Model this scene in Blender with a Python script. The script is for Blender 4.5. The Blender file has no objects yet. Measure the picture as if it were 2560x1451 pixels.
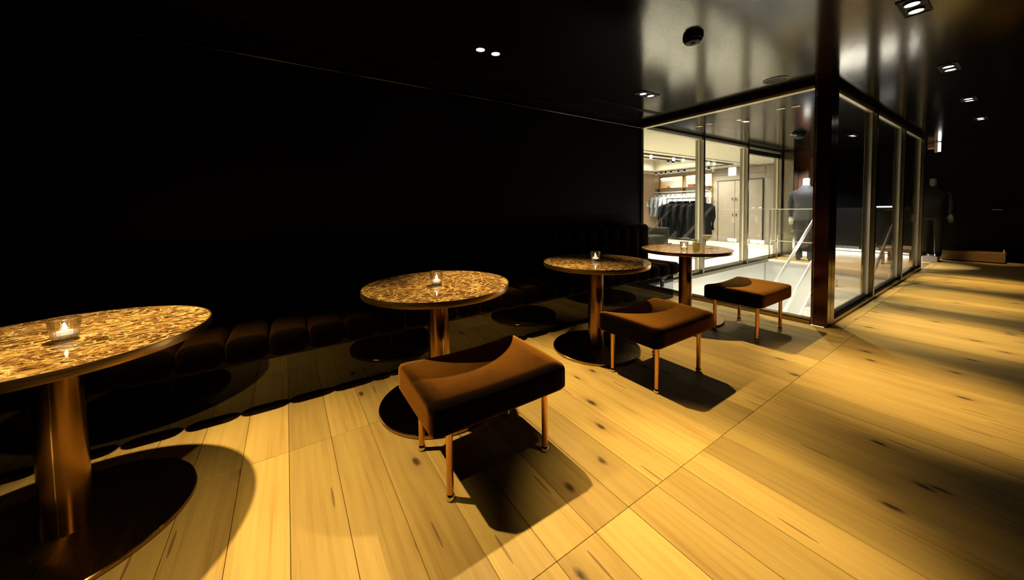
import bpy, bmesh, math, random
from mathutils import Vector, Matrix, Euler
C = bpy.context.scene.collection
S = bpy.context.scene
PI = math.pi
R = random.Random(7)

# ------------------------------------------------------------------ camera, world, exposure
FPX, CX, CY = 857.286, 1282.81, 555.75
yaw, pitch, roll = math.radians(56.4914), math.radians(2.348), math.radians(-0.8633)
fw = Vector((math.cos(yaw)*math.cos(pitch), math.sin(yaw)*math.cos(pitch), -math.sin(pitch)))
rt0 = Vector((math.sin(yaw), -math.cos(yaw), 0)); up0 = rt0.cross(fw)
rt = rt0*math.cos(roll)+up0*math.sin(roll); up = up0*math.cos(roll)-rt0*math.sin(roll)
cd = bpy.data.cameras.new('camera'); cam = bpy.data.objects.new('camera', cd); C.objects.link(cam)
cd.sensor_width = 36; cd.sensor_fit = 'HORIZONTAL'; cd.lens = FPX/2560*36
cd.shift_x = (1280-CX)/2560; cd.shift_y = (CY-725.5)/2560; cd.clip_start = .02; cd.clip_end = 100
M = Matrix((rt, up, -fw)).transposed().to_4x4(); M.translation = (0, 0, 1.2); cam.matrix_world = M
S.camera = cam
w = bpy.data.worlds.new('world'); S.world = w; w.use_nodes = True
w.node_tree.nodes['Background'].inputs[0].default_value = (0, 0, 0, 1)
w.node_tree.nodes['Background'].inputs[1].default_value = 0
S.view_settings.view_transform = 'Standard'; S.view_settings.look = 'None'
S.view_settings.exposure = 0; S.view_settings.gamma = 1; S.view_settings.use_curve_mapping = False
S.cycles.caustics_reflective = False; S.cycles.caustics_refractive = False
S.cycles.max_bounces = 12; S.cycles.diffuse_bounces = 2; S.cycles.transparent_max_bounces = 24; S.cycles.sample_clamp_indirect = 4
S.cycles.use_denoising = True

WARM = (1, .725, .295); WHITE = (1, .92, .77); COOL = (.97, .97, 1)
def spot(x, y, z, tx, ty, tz, P, half, blend, col=WARM, rad=.022):
    l = bpy.data.lights.new('spot', 'SPOT'); l.energy = P; l.color = col; l.spot_size = math.radians(2*half)
    l.spot_blend = blend; l.shadow_soft_size = rad
    o = bpy.data.objects.new('lamp_light', l); C.objects.link(o); o.location = (x, y, z)
    o.rotation_euler = Vector((tx-x, ty-y, tz-z)).to_track_quat('-Z', 'Y').to_euler()
def area(x, y, z, sx, sy, P, col=WHITE, rot=(0, 0, 0), spread=180):
    l = bpy.data.lights.new('area', 'AREA'); l.shape = 'RECTANGLE'; l.size = sx; l.size_y = sy; l.spread = math.radians(spread); l.energy = P; l.color = col
    o = bpy.data.objects.new('area_light', l); C.objects.link(o); o.location = (x, y, z); o.rotation_euler = rot
    return o
ZC = 2.4
# twin spots above the tables (row one) and along the aisle (row two)
P1, P2 = 355, 290
ROW1 = [(-.61, -.25, 1.0, 33), (1.33, 1.33, 1.0, 32), (3.27, 3.3, .66, 31)]
for x, tx, g, hf in ROW1: spot(x, 2.31, 2.38, tx, 1.58, 0, P1*g, hf, .85)
ROW2 = [1.53, 3.26, 4.99, 6.735, 8.435]
for x in ROW2: spot(x, .43, 2.38, x-(.15 if x < 2 else 0), .66 if x < 2 else .44, 0, P2*(.85 if x < 2 else 1), 19 if x < 2 else 20, 1)
spot(-.2, .43, 2.38, -.38, 1.25, 0, P2*.55, 24, 1)      # next fitting of the row, just out of the picture
# shop: daylight-white area fill added at coffer and ceiling, then the track spots
area(8.1, 6.23, 2.74, 4.6, 1.5, 420, spread=125)
area(8.0, 4.2, 2.39, 6.5, .8, 170, spread=110)
for x in (7.1, 8.0, 8.45, 9.7, 10.0): spot(x, 4.9, 2.3, x+.2, 4.3, 0, 90, 45, .8, WHITE, .05)
for y in (7.2, 6.6, 6.0, 5.5, 4.9): spot(11.0, y, 2.3, 11.95, y, 1.2, 110, 50, .9, WHITE, .05)
spot(7.4, 5.2, 2.3, 9.9, 5.7, .8, 90, 40, .8, COOL, .05)
# stairwell downlights and an unseen area lamp added below to brighten the shaft
for (x, y) in ((5.28, 2.82), (5.28, 1.7), (7.0, 2.1), (8.2, 2.5)): spot(x, y, 2.38, x, y, 0, 150, 50, .8, WHITE, .03)
area(6.3, 1.25, -1.1, 3.6, 1.6, 95, WHITE, (PI/2, 0, 0))
# far landing
spot(8.0, 2.5, 2.37, 9.15, 2.63, 1.75, 420, 17, .8, COOL, .03)
area(11.57, 2.05, .10, 1.7, .1, 36, WHITE, (0, math.radians(55), 0)).rotation_euler = Vector((-1, 0, -.55)).to_track_quat('-Z', 'Y').to_euler()
spot(9.3, 1.9, 2.37, 9.9, 1.9, 0, 420, 30, .8, WHITE, .03)
spot(9.6, 1.02, 2.37, 10.2, 1.0, 0, 130, 13, .5, (1, .88, .6), .03)
spot(10.1, .43, 2.37, 11.3, .34, .1, 90, 9, .8, WARM, .03)

# ------------------------------------------------------------------ materials
def mat(name): 
    m = bpy.data.materials.new(name); m.use_nodes = True
    return m, m.node_tree.nodes, m.node_tree.links, m.node_tree.nodes['Principled BSDF']
def plain(name, col, rough=.5, metal=0, emit=0, ecol=None, **kw):
    m, n, l, b = mat(name)
    b.inputs['Base Color'].default_value = (*col, 1); b.inputs['Roughness'].default_value = rough; b.inputs['Metallic'].default_value = metal
    if emit: b.inputs['Emission Color'].default_value = (*(ecol or col), 1); b.inputs['Emission Strength'].default_value = emit
    for k, v in kw.items(): b.inputs[k.replace('_', ' ')].default_value = v
    return m
def bump(m, scale, strength, stretch=(1, 1, 1), dist=.002, detail=3):
    n, l = m.node_tree.nodes, m.node_tree.links; b = n['Principled BSDF']
    tc = n.new('ShaderNodeTexCoord'); mp = n.new('ShaderNodeMapping'); mp.inputs['Scale'].default_value = stretch
    nz = n.new('ShaderNodeTexNoise'); nz.inputs['Scale'].default_value = scale; nz.inputs['Detail'].default_value = detail
    bp = n.new('ShaderNodeBump'); bp.inputs['Strength'].default_value = strength; bp.inputs['Distance'].default_value = dist
    l.new(tc.outputs['Object'], mp.inputs[0]); l.new(mp.outputs[0], nz.inputs[0]); l.new(nz.outputs[0], bp.inputs['Height']); l.new(bp.outputs[0], b.inputs['Normal'])
    return m
def ramp(n, stops):
    r = n.new('ShaderNodeValToRGB'); e = r.color_ramp.elements
    while len(e) > 1: e.remove(e[-1])
    e[0].position, e[0].color = stops[0][0], (*stops[0][1], 1)
    for p, c in stops[1:]: x = e.new(p); x.color = (*c, 1)
    return r
def math_(n, l, op, a, b=None):
    k = n.new('ShaderNodeMath'); k.operation = op
    for i, v in ((0, a), (1, b)):
        if v is None: continue
        if isinstance(v, (int, float)): k.inputs[i].default_value = v
        else: l.new(v, k.inputs[i])
    return k.outputs[0]
def mix(n, l, f, a, b, mode='MIX'):
    k = n.new('ShaderNodeMixRGB'); k.blend_type = mode
    for i, v in ((0, f), (1, a), (2, b)):
        if isinstance(v, (int, float)): k.inputs[i].default_value = v
        elif isinstance(v, tuple): k.inputs[i].default_value = (*v, 1)
        else: l.new(v, k.inputs[i])
    return k.outputs[0]

def make_oak():
    m, n, l, b = mat('oak_plank')
    tc = n.new('ShaderNodeTexCoord'); oi = n.new('ShaderNodeObjectInfo')
    off = n.new('ShaderNodeVectorMath'); off.operation = 'SCALE'; off.inputs[0].default_value = (37, 61, 13); l.new(oi.outputs['Random'], off.inputs['Scale'])
    add = n.new('ShaderNodeVectorMath'); l.new(tc.outputs['Object'], add.inputs[0]); l.new(off.outputs[0], add.inputs[1])
    def mapped(sc):
        mp = n.new('ShaderNodeMapping'); mp.inputs['Scale'].default_value = sc; l.new(add.outputs[0], mp.inputs[0]); return mp.outputs[0]
    # knots distort the grain around them
    kv = n.new('ShaderNodeTexVoronoi'); kv.voronoi_dimensions = '2D'; kv.inputs['Scale'].default_value = 1; l.new(mapped((4.2, 2.0, 1)), kv.inputs['Vector'])
    knot = math_(n, l, 'LESS_THAN', kv.outputs['Color'], .46)
    kd = n.new('ShaderNodeTexNoise'); kd.inputs['Scale'].default_value = 1; kd.inputs['Detail'].default_value = 3; l.new(mapped((30, 16, 1)), kd.inputs['Vector'])
    kdist = math_(n, l, 'ADD', kv.outputs['Distance'], math_(n, l, 'MULTIPLY', math_(n, l, 'SUBTRACT', kd.outputs[0], .5), .10))
    core = n.new('ShaderNodeMapRange'); core.inputs['From Min'].default_value = .03; core.inputs['From Max'].default_value = .085; core.inputs['To Min'].default_value = 1; core.inputs['To Max'].default_value = 0
    l.new(kdist, core.inputs['Value'])
    halo = n.new('ShaderNodeMapRange'); halo.inputs['From Min'].default_value = .05; halo.inputs['From Max'].default_value = .26; halo.inputs['To Min'].default_value = 1; halo.inputs['To Max'].default_value = 0
    l.new(kdist, halo.inputs['Value'])
    corek = math_(n, l, 'MULTIPLY', core.outputs[0], knot); halok = math_(n, l, 'MULTIPLY', halo.outputs[0], knot)
    # long grain and cathedral figure
    gw = n.new('ShaderNodeTexNoise'); gw.inputs['Scale'].default_value = 1; gw.inputs['Detail'].default_value = 5; gw.inputs['Roughness'].default_value = .65; gw.inputs['Distortion'].default_value = .3
    l.new(mapped((120, 3, 1)), gw.inputs['Vector'])
    wv = n.new('ShaderNodeTexWave'); wv.wave_type = 'BANDS'; wv.bands_direction = 'X'; wv.inputs['Scale'].default_value = 4.5; wv.inputs['Distortion'].default_value = 9; wv.inputs['Detail'].default_value = 2; wv.inputs['Detail Scale'].default_value = .7
    l.new(mapped((1.6, .22, 1)), wv.inputs['Vector'])
    br = n.new('ShaderNodeTexNoise'); br.inputs['Scale'].default_value = 1; br.inputs['Detail'].default_value = 2; l.new(mapped((9, 1.1, 1)), br.inputs['Vector'])
    g = math_(n, l, 'ADD', math_(n, l, 'MULTIPLY', gw.outputs[0], .42), math_(n, l, 'ADD', math_(n, l, 'MULTIPLY', wv.outputs[0], .07), math_(n, l, 'MULTIPLY', br.outputs[0], .51)))
    rp = ramp(n, [(.30, (.46, .28, .08)), (.45, (.60, .395, .125)), (.58, (.67, .46, .15)), (.8, (.72, .515, .18))]); l.new(g, rp.inputs[0])
    tone = n.new('ShaderNodeMapRange'); tone.inputs['To Min'].default_value = .66; tone.inputs['To Max'].default_value = 1.06; l.new(oi.outputs['Random'], tone.inputs['Value'])
    tn = n.new('ShaderNodeCombineXYZ'); 
    for i in range(3): l.new(tone.outputs[0], tn.inputs[i])
    c1 = mix(n, l, 1.0, rp.outputs[0], tn.outputs[0], 'MULTIPLY')
    c2 = mix(n, l, math_(n, l, 'MULTIPLY', halok, .45), c1, (.30, .165, .065))
    c3 = mix(n, l, math_(n, l, 'MULTIPLY', corek, .92), c2, (.055, .03, .015))
    # hairline cracks along the grain
    ck = n.new('ShaderNodeTexVoronoi'); ck.voronoi_dimensions = '2D'; ck.inputs['Scale'].default_value = 1; l.new(mapped((26, 1.9, 1)), ck.inputs['Vector'])
    ckm = math_(n, l, 'MULTIPLY', math_(n, l, 'LESS_THAN', ck.outputs['Distance'], .12), math_(n, l, 'LESS_THAN', ck.outputs['Color'], .16))
    c4 = mix(n, l, math_(n, l, 'MULTIPLY', ckm, .65), c3, (.12, .065, .03))
    l.new(c4, b.inputs['Base Color'])
    b.inputs['Roughness'].default_value = .5; b.inputs['Specular IOR Level'].default_value = .28
    bp = n.new('ShaderNodeBump'); bp.inputs['Strength'].default_value = .25; bp.inputs['Distance'].default_value = .0012
    l.new(math_(n, l, 'SUBTRACT', gw.outputs[0], math_(n, l, 'MULTIPLY', ckm, .8)), bp.inputs['Height']); l.new(bp.outputs[0], b.inputs['Normal'])
    return m
OAK = make_oak()

def make_marble():
    m, n, l, b = mat('brown_marble')
    tc = n.new('ShaderNodeTexCoord'); oi = n.new('ShaderNodeObjectInfo')
    off = n.new('ShaderNodeVectorMath'); off.operation = 'SCALE'; off.inputs[0].default_value = (17, 23, 5); l.new(oi.outputs['Random'], off.inputs['Scale'])
    add = n.new('ShaderNodeVectorMath'); l.new(tc.outputs['Object'], add.inputs[0]); l.new(off.outputs[0], add.inputs[1])
    nz = n.new('ShaderNodeTexNoise'); nz.inputs['Scale'].default_value = 9; nz.inputs['Detail'].default_value = 4; l.new(add.outputs[0], nz.inputs['Vector'])
    ds = n.new('ShaderNodeVectorMath'); ds.operation = 'SCALE'; ds.inputs['Scale'].default_value = .16; l.new(nz.outputs['Color'], ds.inputs[0])
    ad2 = n.new('ShaderNodeVectorMath'); l.new(add.outputs[0], ad2.inputs[0]); l.new(ds.outputs[0], ad2.inputs[1])
    mp = n.new('ShaderNodeMapping'); mp.inputs['Rotation'].default_value = (0, 0, .5); mp.inputs['Scale'].default_value = (1, 1.5, 1); l.new(ad2.outputs[0], mp.inputs[0])
    def vein(sc, a, bb):
        v = n.new('ShaderNodeTexVoronoi'); v.feature = 'DISTANCE_TO_EDGE'; v.inputs['Scale'].default_value = sc; l.new(mp.outputs[0], v.inputs['Vector'])
        r = n.new('ShaderNodeMapRange'); r.inputs['From Min'].default_value = a; r.inputs['From Max'].default_value = bb; r.inputs['To Min'].default_value = 1; r.inputs['To Max'].default_value = 0; l.new(v.outputs['Distance'], r.inputs['Value'])
        return r.outputs[0]
    big = vein(17, .0, .075); fine = vein(40, .0, .11)
    n2 = n.new('ShaderNodeTexNoise'); n2.inputs['Scale'].default_value = 26; n2.inputs['Detail'].default_value = 6; n2.inputs['Roughness'].default_value = .7; l.new(mp.outputs[0], n2.inputs['Vector'])
    n3 = n.new('ShaderNodeTexNoise'); n3.inputs['Scale'].default_value = 5; n3.inputs['Detail'].default_value = 3; l.new(mp.outputs[0], n3.inputs['Vector'])
    base = ramp(n, [(.38, (.016, .0055, .0015)), (.47, (.075, .027, .007)), (.54, (.25, .115, .03)), (.62, (.58, .36, .125)), (.73, (.80, .59, .26))])
    l.new(math_(n, l, 'ADD', math_(n, l, 'MULTIPLY', n2.outputs[0], .7), math_(n, l, 'MULTIPLY', n3.outputs[0], .3)), base.inputs[0])
    vm = math_(n, l, 'MULTIPLY', big, math_(n, l, 'MULTIPLY', n2.outputs[0], 1.75))
    fm = math_(n, l, 'MULTIPLY', fine, math_(n, l, 'MULTIPLY', n3.outputs[0], .75))
    c1 = mix(n, l, fm, base.outputs[0], (.55, .33, .11)); c2 = mix(n, l, vm, c1, (.85, .60, .26))
    l.new(c2, b.inputs['Base Color']); b.inputs['Roughness'].default_value = .09; b.inputs['IOR'].default_value = 1.55
    return m
MARBLE = make_marble()

def brushed(name, col, rough, stretch=(1, 1, 60), var=.12):
    m, n, l, b = mat(name); b.inputs['Base Color'].default_value = (*col, 1); b.inputs['Metallic'].default_value = 1
    tc = n.new('ShaderNodeTexCoord'); mp = n.new('ShaderNodeMapping'); mp.inputs['Scale'].default_value = stretch
    nz = n.new('ShaderNodeTexNoise'); nz.inputs['Scale'].default_value = 6; nz.inputs['Detail'].default_value = 4
    mr = n.new('ShaderNodeMapRange'); mr.inputs['To Min'].default_value = rough-var; mr.inputs['To Max'].default_value = rough+var
    l.new(tc.outputs['Object'], mp.inputs[0]); l.new(mp.outputs[0], nz.inputs[0]); l.new(nz.outputs[0], mr.inputs['Value']); l.new(mr.outputs[0], b.inputs['Roughness'])
    return m
BRASS = brushed('brushed_brass', (.72, .46, .17), .30)
BRONZE = brushed('satin_bronze', (.23, .125, .045), .22, (1, 1, 4), .05)
BASEBRASS = brushed('brushed_base_brass', (.42, .27, .10), .26, (40, 2, 1), .06)
_n, _l = BASEBRASS.node_tree.nodes, BASEBRASS.node_tree.links; _b = _n['Principled BSDF']     # straight brushing across the disc
_b.inputs['Anisotropic'].default_value = .92
_v = _n.new('ShaderNodeCombineXYZ'); _v.inputs[0].default_value = .79; _v.inputs[1].default_value = -.61; _l.new(_v.outputs[0], _b.inputs['Tangent'])
COPPER = brushed('copper_leg', (.66, .36, .15), .32, (1, 1, 4), .06)
STEEL = brushed('brushed_steel', (.26, .235, .18), .24, (30, 30, .3), .06)
DARKBRONZE = brushed('dark_bronze', (.28, .19, .10), .28, (1, 1, 12), .06)
RAILSTEEL = plain('satin_rail_steel', (.85, .83, .78), .34, .75)
POSTB = brushed('dark_post_bronze', (.11, .055, .026), .2, (1, 1, 4), .04)
TRIM = plain('cream_metal_trim', (.72, .67, .52), .35, .5)
CHROME = plain('polished_chrome', (.75, .70, .60), .12, 1)

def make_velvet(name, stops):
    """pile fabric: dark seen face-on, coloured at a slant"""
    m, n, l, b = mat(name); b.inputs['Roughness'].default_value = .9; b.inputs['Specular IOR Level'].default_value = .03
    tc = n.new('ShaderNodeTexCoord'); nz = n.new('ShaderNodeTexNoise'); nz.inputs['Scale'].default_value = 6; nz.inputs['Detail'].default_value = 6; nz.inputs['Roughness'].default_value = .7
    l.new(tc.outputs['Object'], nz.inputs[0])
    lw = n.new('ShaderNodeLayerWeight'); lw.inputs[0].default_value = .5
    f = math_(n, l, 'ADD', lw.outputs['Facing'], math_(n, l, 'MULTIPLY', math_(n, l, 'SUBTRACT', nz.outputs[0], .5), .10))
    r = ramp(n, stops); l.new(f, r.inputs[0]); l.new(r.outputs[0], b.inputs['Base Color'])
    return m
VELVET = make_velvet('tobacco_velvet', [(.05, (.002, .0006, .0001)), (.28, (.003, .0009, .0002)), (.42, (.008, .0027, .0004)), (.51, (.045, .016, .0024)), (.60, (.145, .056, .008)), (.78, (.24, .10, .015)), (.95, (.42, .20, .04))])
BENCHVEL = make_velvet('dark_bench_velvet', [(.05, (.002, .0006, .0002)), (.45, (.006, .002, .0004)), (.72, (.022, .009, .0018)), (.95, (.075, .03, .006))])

BLACKWALL = bump(plain('black_leather_wall', (.0018, .0017, .0017), .5, Specular_IOR_Level=.12), 320, .15)
BLACK = plain('matt_black', (.004, .004, .004), .5, Specular_IOR_Level=.2)
BLACKSHINE = plain('satin_black_metal', (.012, .012, .013), .3)
CEIL = bump(plain('black_lacquer_ceiling', (.004, .004, .004), .12, IOR=1.75), 95, .10, (1, 1, 1), .002, 4)
PLINTH = plain('black_gloss_plinth', (.003, .003, .003), .03, 0, IOR=1.5)
WHITEPAINT = plain('white_paint', (.78, .77, .72), .6)
CREAM = plain('cream_ceiling', (.72, .66, .52), .7)
SHOPFLOOR = plain('pale_shop_floor', (.72, .68, .58), .35)
TAUPE = bump(plain('taupe_panel', (.33, .28, .22), .5), 12, .05, (40, 40, 1))
BROWNPANEL = plain('brown_wood_panel', (.30, .20, .125), .45)
WALNUT2 = plain('oak_step_board', (.34, .18, .06), .5)
WALNUT = plain('walnut_panel', (.16, .055, .02), .5)
NICHE = plain('niche_cream', (.80, .74, .64), .6)
LED = plain('led_strip', (1, 1, 1), .5, 0, 14, (1, .86, .66))
LEDW = plain('led_strip_white', (1, 1, 1), .5, 0, 16, (1, .97, .9))
LENS = plain('lamp_lens', (1, 1, 1), .3, 0, 22, (1, .93, .80))
SIGN = plain('lit_sign_face', (1, 1, 1), .5, 0, 4.5, (.93, 1, .97))
SIGN2 = plain('lit_box_face', (1, 1, 1), .5, 0, 3.2, (.93, .93, 1))
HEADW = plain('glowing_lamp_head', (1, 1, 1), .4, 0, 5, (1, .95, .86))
TREAD = plain('pale_tread', (.74, .68, .55), .45)
SKINW = plain('mannequin_white', (.82, .78, .70), .45)
SUIT = bump(plain('charcoal_suit', (.050, .050, .053), .7, Sheen_Weight=.2), 90, .25)
TROUS = bump(plain('navy_trousers', (.016, .018, .024), .8), 60, .3)
SHOE = plain('black_shoe', (.006, .006, .006), .3)
WAX = plain('candle_wax', (.85, .80, .68), .5, 0, 1.1, (1, .8, .5))  # wax also emits, standing for the candle glow coming through it

def thin_glass(name, tint=(.97, .985, .97), ior=1.5, gain=1.0):
    m = bpy.data.materials.new(name); m.use_nodes = True; n, l = m.node_tree.nodes, m.node_tree.links; n.clear()
    o = n.new('ShaderNodeOutputMaterial'); t = n.new('ShaderNodeBsdfTransparent'); t.inputs[0].default_value = (*tint, 1)
    g = n.new('ShaderNodeBsdfGlossy'); g.inputs['Roughness'].default_value = 0; fr = n.new('ShaderNodeFresnel'); gm = n.new('ShaderNodeNewGeometry'); ib = n.new('ShaderNodeMapRange'); ib.inputs['To Min'].default_value = ior; ib.inputs['To Max'].default_value = 1/ior; l.new(gm.outputs['Backfacing'], ib.inputs['Value']); l.new(ib.outputs[0], fr.inputs[0])
    x = n.new('ShaderNodeMixShader'); l.new(math_(n, l, 'MULTIPLY', fr.outputs[0], gain), x.inputs[0]); l.new(t.outputs[0], x.inputs[1]); l.new(g.outputs[0], x.inputs[2]); l.new(x.outputs[0], o.inputs[0])
    return m
PANE = thin_glass('clear_pane')
def solid_glass(name, col, ior, through):
    m = bpy.data.materials.new(name); m.use_nodes = True; n, l = m.node_tree.nodes, m.node_tree.links; n.clear()
    o = n.new('ShaderNodeOutputMaterial'); t = n.new('ShaderNodeBsdfTransparent'); t.inputs[0].default_value = (*col, 1)
    g = n.new('ShaderNodeBsdfGlass'); g.inputs['Roughness'].default_value = 0.0; g.inputs['IOR'].default_value = ior; g.inputs['Color'].default_value = (*col, 1)
    x = n.new('ShaderNodeMixShader'); x.inputs[0].default_value = through; l.new(g.outputs[0], x.inputs[1]); l.new(t.outputs[0], x.inputs[2]); l.new(x.outputs[0], o.inputs[0])
    return m
CUT = solid_glass('cut_glass', (1, .99, .97), 1.5, .30)
STEM = thin_glass('stem_glass', (.97, .98, .97), 1.5, 1.4)
ICE = solid_glass('ice', (1, 1, .97), 1.3, .35)
DRINK = plain('citrus_drink', (1, .84, .25), .45, 0, 0, None, Transmission_Weight=.7, IOR=1.08)
DRINK2 = plain('pale_cocktail', (1, .90, .52), .3, 0, 0, None, Transmission_Weight=.7, IOR=1.1)
MINT = plain('mint_leaf', (.10, .22, .04), .5)

# ------------------------------------------------------------------ mesh helpers
def obj(name, bm, m, parent=None, loc=(0, 0, 0), smooth=False, kind=None, rot=None):
    me = bpy.data.meshes.new(name); bmesh.ops.recalc_face_normals(bm, faces=bm.faces[:]); bm.to_mesh(me); bm.free()
    ms = m if isinstance(m, (list, tuple)) else [m]
    for k in ms: me.materials.append(k)
    o = bpy.data.objects.new(name, me); C.objects.link(o); o.location = loc
    if rot: o.rotation_euler = rot
    if parent: o.parent = parent
    if smooth:
        me.polygons.foreach_set('use_smooth', [True]*len(me.polygons))
        try: me.set_sharp_from_angle(angle=math.radians(38))
        except Exception: pass
    if kind: o['kind'] = kind
    return o
def thing(name, label, cat, loc=(0, 0, 0), rotz=0, group=None):
    o = bpy.data.objects.new(name, None); C.objects.link(o); o.location = loc; o.rotation_euler = (0, 0, rotz)
    return tag(o, label, cat, group)
def tag(o, label, cat, group=None):
    o['label'] = label; o['category'] = cat
    if group: o['group'] = group
    return o
def dup(root, loc, label, rotz=None, name=None):
    r = root.copy(); C.objects.link(r); r.location = loc; r['label'] = label
    if rotz is not None: r.rotation_euler = (0, 0, rotz)
    for ch in list(root.children):
        c = ch.copy(); C.objects.link(c); c.parent = r
        for g in list(ch.children):
            d = g.copy(); C.objects.link(d); d.parent = c
    return r
def box(bm, x0, x1, y0, y1, z0, z1, bev=0, seg=1):
    vs = bmesh.ops.create_cube(bm, size=1)['verts']
    for v in vs: v.co = Vector(((x0+x1)/2+v.co.x*(x1-x0), (y0+y1)/2+v.co.y*(y1-y0), (z0+z1)/2+v.co.z*(z1-z0)))
    if bev:
        es = list({e for v in vs for e in v.link_edges})
        bmesh.ops.bevel(bm, geom=es, offset=bev, segments=seg, affect='EDGES', profile=.5, clamp_overlap=True)
    return bm
def B(*a, **k): return box(bmesh.new(), *a, **k)
def lathe(bm, prof, seg=32, cap=True, phase=0, center=(0, 0)):
    rings = []
    for r, z in prof:
        rings.append([bm.verts.new((center[0]+r*math.cos(phase+2*PI*i/seg), center[1]+r*math.sin(phase+2*PI*i/seg), z)) for i in range(seg)])
    for a, b in zip(rings, rings[1:]):
        for i in range(seg): bm.faces.new((a[i], a[(i+1) % seg], b[(i+1) % seg], b[i]))
    if cap: 
        bm.faces.new(rings[0]); bm.faces.new(rings[-1])
    return bm
def tube(bm, pts, rad, seg=8):
    pts = [Vector(p) for p in pts]; rads = rad if isinstance(rad, (list, tuple)) else [rad]*len(pts); rings = []
    for i, p in enumerate(pts):
        d = (pts[min(i+1, len(pts)-1)]-pts[max(i-1, 0)]).normalized(); q = d.to_track_quat('Z', 'Y')
        rings.append([bm.verts.new(p+q @ Vector((rads[i]*math.cos(2*PI*k/seg), rads[i]*math.sin(2*PI*k/seg), 0))) for k in range(seg)])
    for a, b in zip(rings, rings[1:]):
        for i in range(seg): bm.faces.new((a[i], a[(i+1) % seg], b[(i+1) % seg], b[i]))
    bm.faces.new(rings[0]); bm.faces.new(rings[-1])
    return bm
def loft(bm, secs, seg=20):
    """secs: (cx, cy, z, rx, ry, power)"""
    rings = []
    for cx, cy, z, rx, ry, pw in secs:
        ring = []
        for i in range(seg):
            a = 2*PI*i/seg; c, s = math.cos(a), math.sin(a)
            ring.append(bm.verts.new((cx+rx*math.copysign(abs(c)**pw, c), cy+ry*math.copysign(abs(s)**pw, s), z)))
        rings.append(ring)
    for a, b in zip(rings, rings[1:]):
        for i in range(seg): bm.faces.new((a[i], a[(i+1) % seg], b[(i+1) % seg], b[i]))
    bm.faces.new(rings[0]); bm.faces.new(rings[-1])
    return bm
def beam(bm, a, b, wy, h):
    """flat bar in the X-Z plane from a to b, wy wide along Y, h deep"""
    a, b = Vector(a), Vector(b); d = (b-a).normalized(); n = Vector((-d.z, 0, d.x))*h/2; y = Vector((0, wy/2, 0)); vs = []
    for p in (a, b):
        for s, t in ((-1, -1), (1, -1), (1, 1), (-1, 1)): vs.append(bm.verts.new(p+n*s+y*t))
    for f in ((0, 1, 2, 3), (4, 5, 6, 7), (0, 1, 5, 4), (1, 2, 6, 5), (2, 3, 7, 6), (3, 0, 4, 7)): bm.faces.new([vs[i] for i in f])
    return bm
def structure(o): o['kind'] = 'structure'; return o

# ------------------------------------------------------------------ the setting: floor with planks
floor = structure(obj('floor', B(-4, 12, -2.6, 1.09, -.30, -.013), BLACK))
obj('subfloor', B(-4, 4.33, 1.09, 3.35, -.30, -.013), BLACK, floor)
obj('subfloor', B(8.85, 12, 1.09, 3.2, -.30, -.013), BLACK, floor)
PW = .188; X0 = -.028
plank_mesh = {}
def plank(ix0, x1, y0, y1):
    key = (round(x1-ix0, 3), round(y1-y0, 3))
    if key not in plank_mesh:
        bm = B(-key[0]/2+.0009, key[0]/2-.0009, -key[1]/2+.0009, key[1]/2-.0009, -.013, 0, bev=.0011)
        me = bpy.data.meshes.new('plank'); bm.to_mesh(me); bm.free(); me.materials.append(OAK); plank_mesh[key] = me
    o = bpy.data.objects.new('plank', plank_mesh[key]); C.objects.link(o); o.parent = floor
    o.location = ((ix0+x1)/2, (y0+y1)/2, R.uniform(-.0004, 0)); return o
for k in range(-10, 62):
    x = X0+k*PW
    if x < 4.2:
        if x > -.6: plank(x, x+PW, -1.3, .857)
        plank(x, x+PW, .857, 2.018); plank(x, x+PW, 2.018, 3.18)
    else:
        plank(x, x+PW, -1.3, .962)
for a, b in ((4.53, 6.2), (6.2, 8.1), (8.1, 10.0), (10.0, 11.6)):
    o = plank(0, .092, 0, b-a); o.location = ((a+b)/2, 1.009, 0); o.rotation_euler = (0, 0, PI/2)
plank(4.296, 4.53, .962, 1.055)
for k in range(16): plank(8.75+k*PW, 8.75+(k+1)*PW, 1.06, 3.15)
floor_shop = structure(obj('floor_shop', B(4.3, 12.2, 3.31, 8.0, -.3, 0), SHOPFLOOR))
structure(obj('floor_lower', B(3.5, 9.0, .9, 3.4, -2.9, -2.8), WHITEPAINT))
# walls
wl = structure(obj('wall_left', B(-4, 4.33, 3.15, 3.30, 0, ZC), BLACKWALL))
structure(obj('wall_behind', B(-4.1, -4, -2.6, 3.3, 0, ZC), BLACKWALL))
structure(obj('wall_near', B(-4, 12, -2.7, -2.6, 0, ZC), BLACKWALL))
structure(obj('wall_far', B(12, 12.1, -2.6, 3.2, 0, ZC), BLACKWALL))
t1 = structure(obj('trim_1', B(-3.9, 4.33, 3.135, 3.15, 2.325, 2.362, bev=.004), plain('dark_wall_trim', (.07, .065, .055), .14, 1)))
obj('recess_line', B(-3.9, 4.33, 3.128, 3.15, 2.362, 2.3995), BLACK, t1)
structure(obj('ceiling', B(-4.1, 12.1, -2.7, 3.30, ZC, ZC+.1), CEIL))
# stairwell shaft below the floor
structure(obj('wall_shaft_left', B(4.2, 9.05, 3.2, 3.3, -2.8, -.02), WHITEPAINT))
structure(obj('wall_shaft_far', B(8.74, 8.84, .98, 3.19, -2.8, -.036), WHITEPAINT))
structure(obj('wall_shaft_near', B(4.2, 4.33, .98, 3.2, -2.8, -.014), WHITEPAINT))
structure(obj('wall_shaft_right', B(4.2, 9.0, .98, 1.08, -2.8, -.31), WHITEPAINT))
structure(obj('trim_landing', B(8.68, 8.75, 1.13, 3.18, -.035, .004, bev=.004), NICHE))

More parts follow.
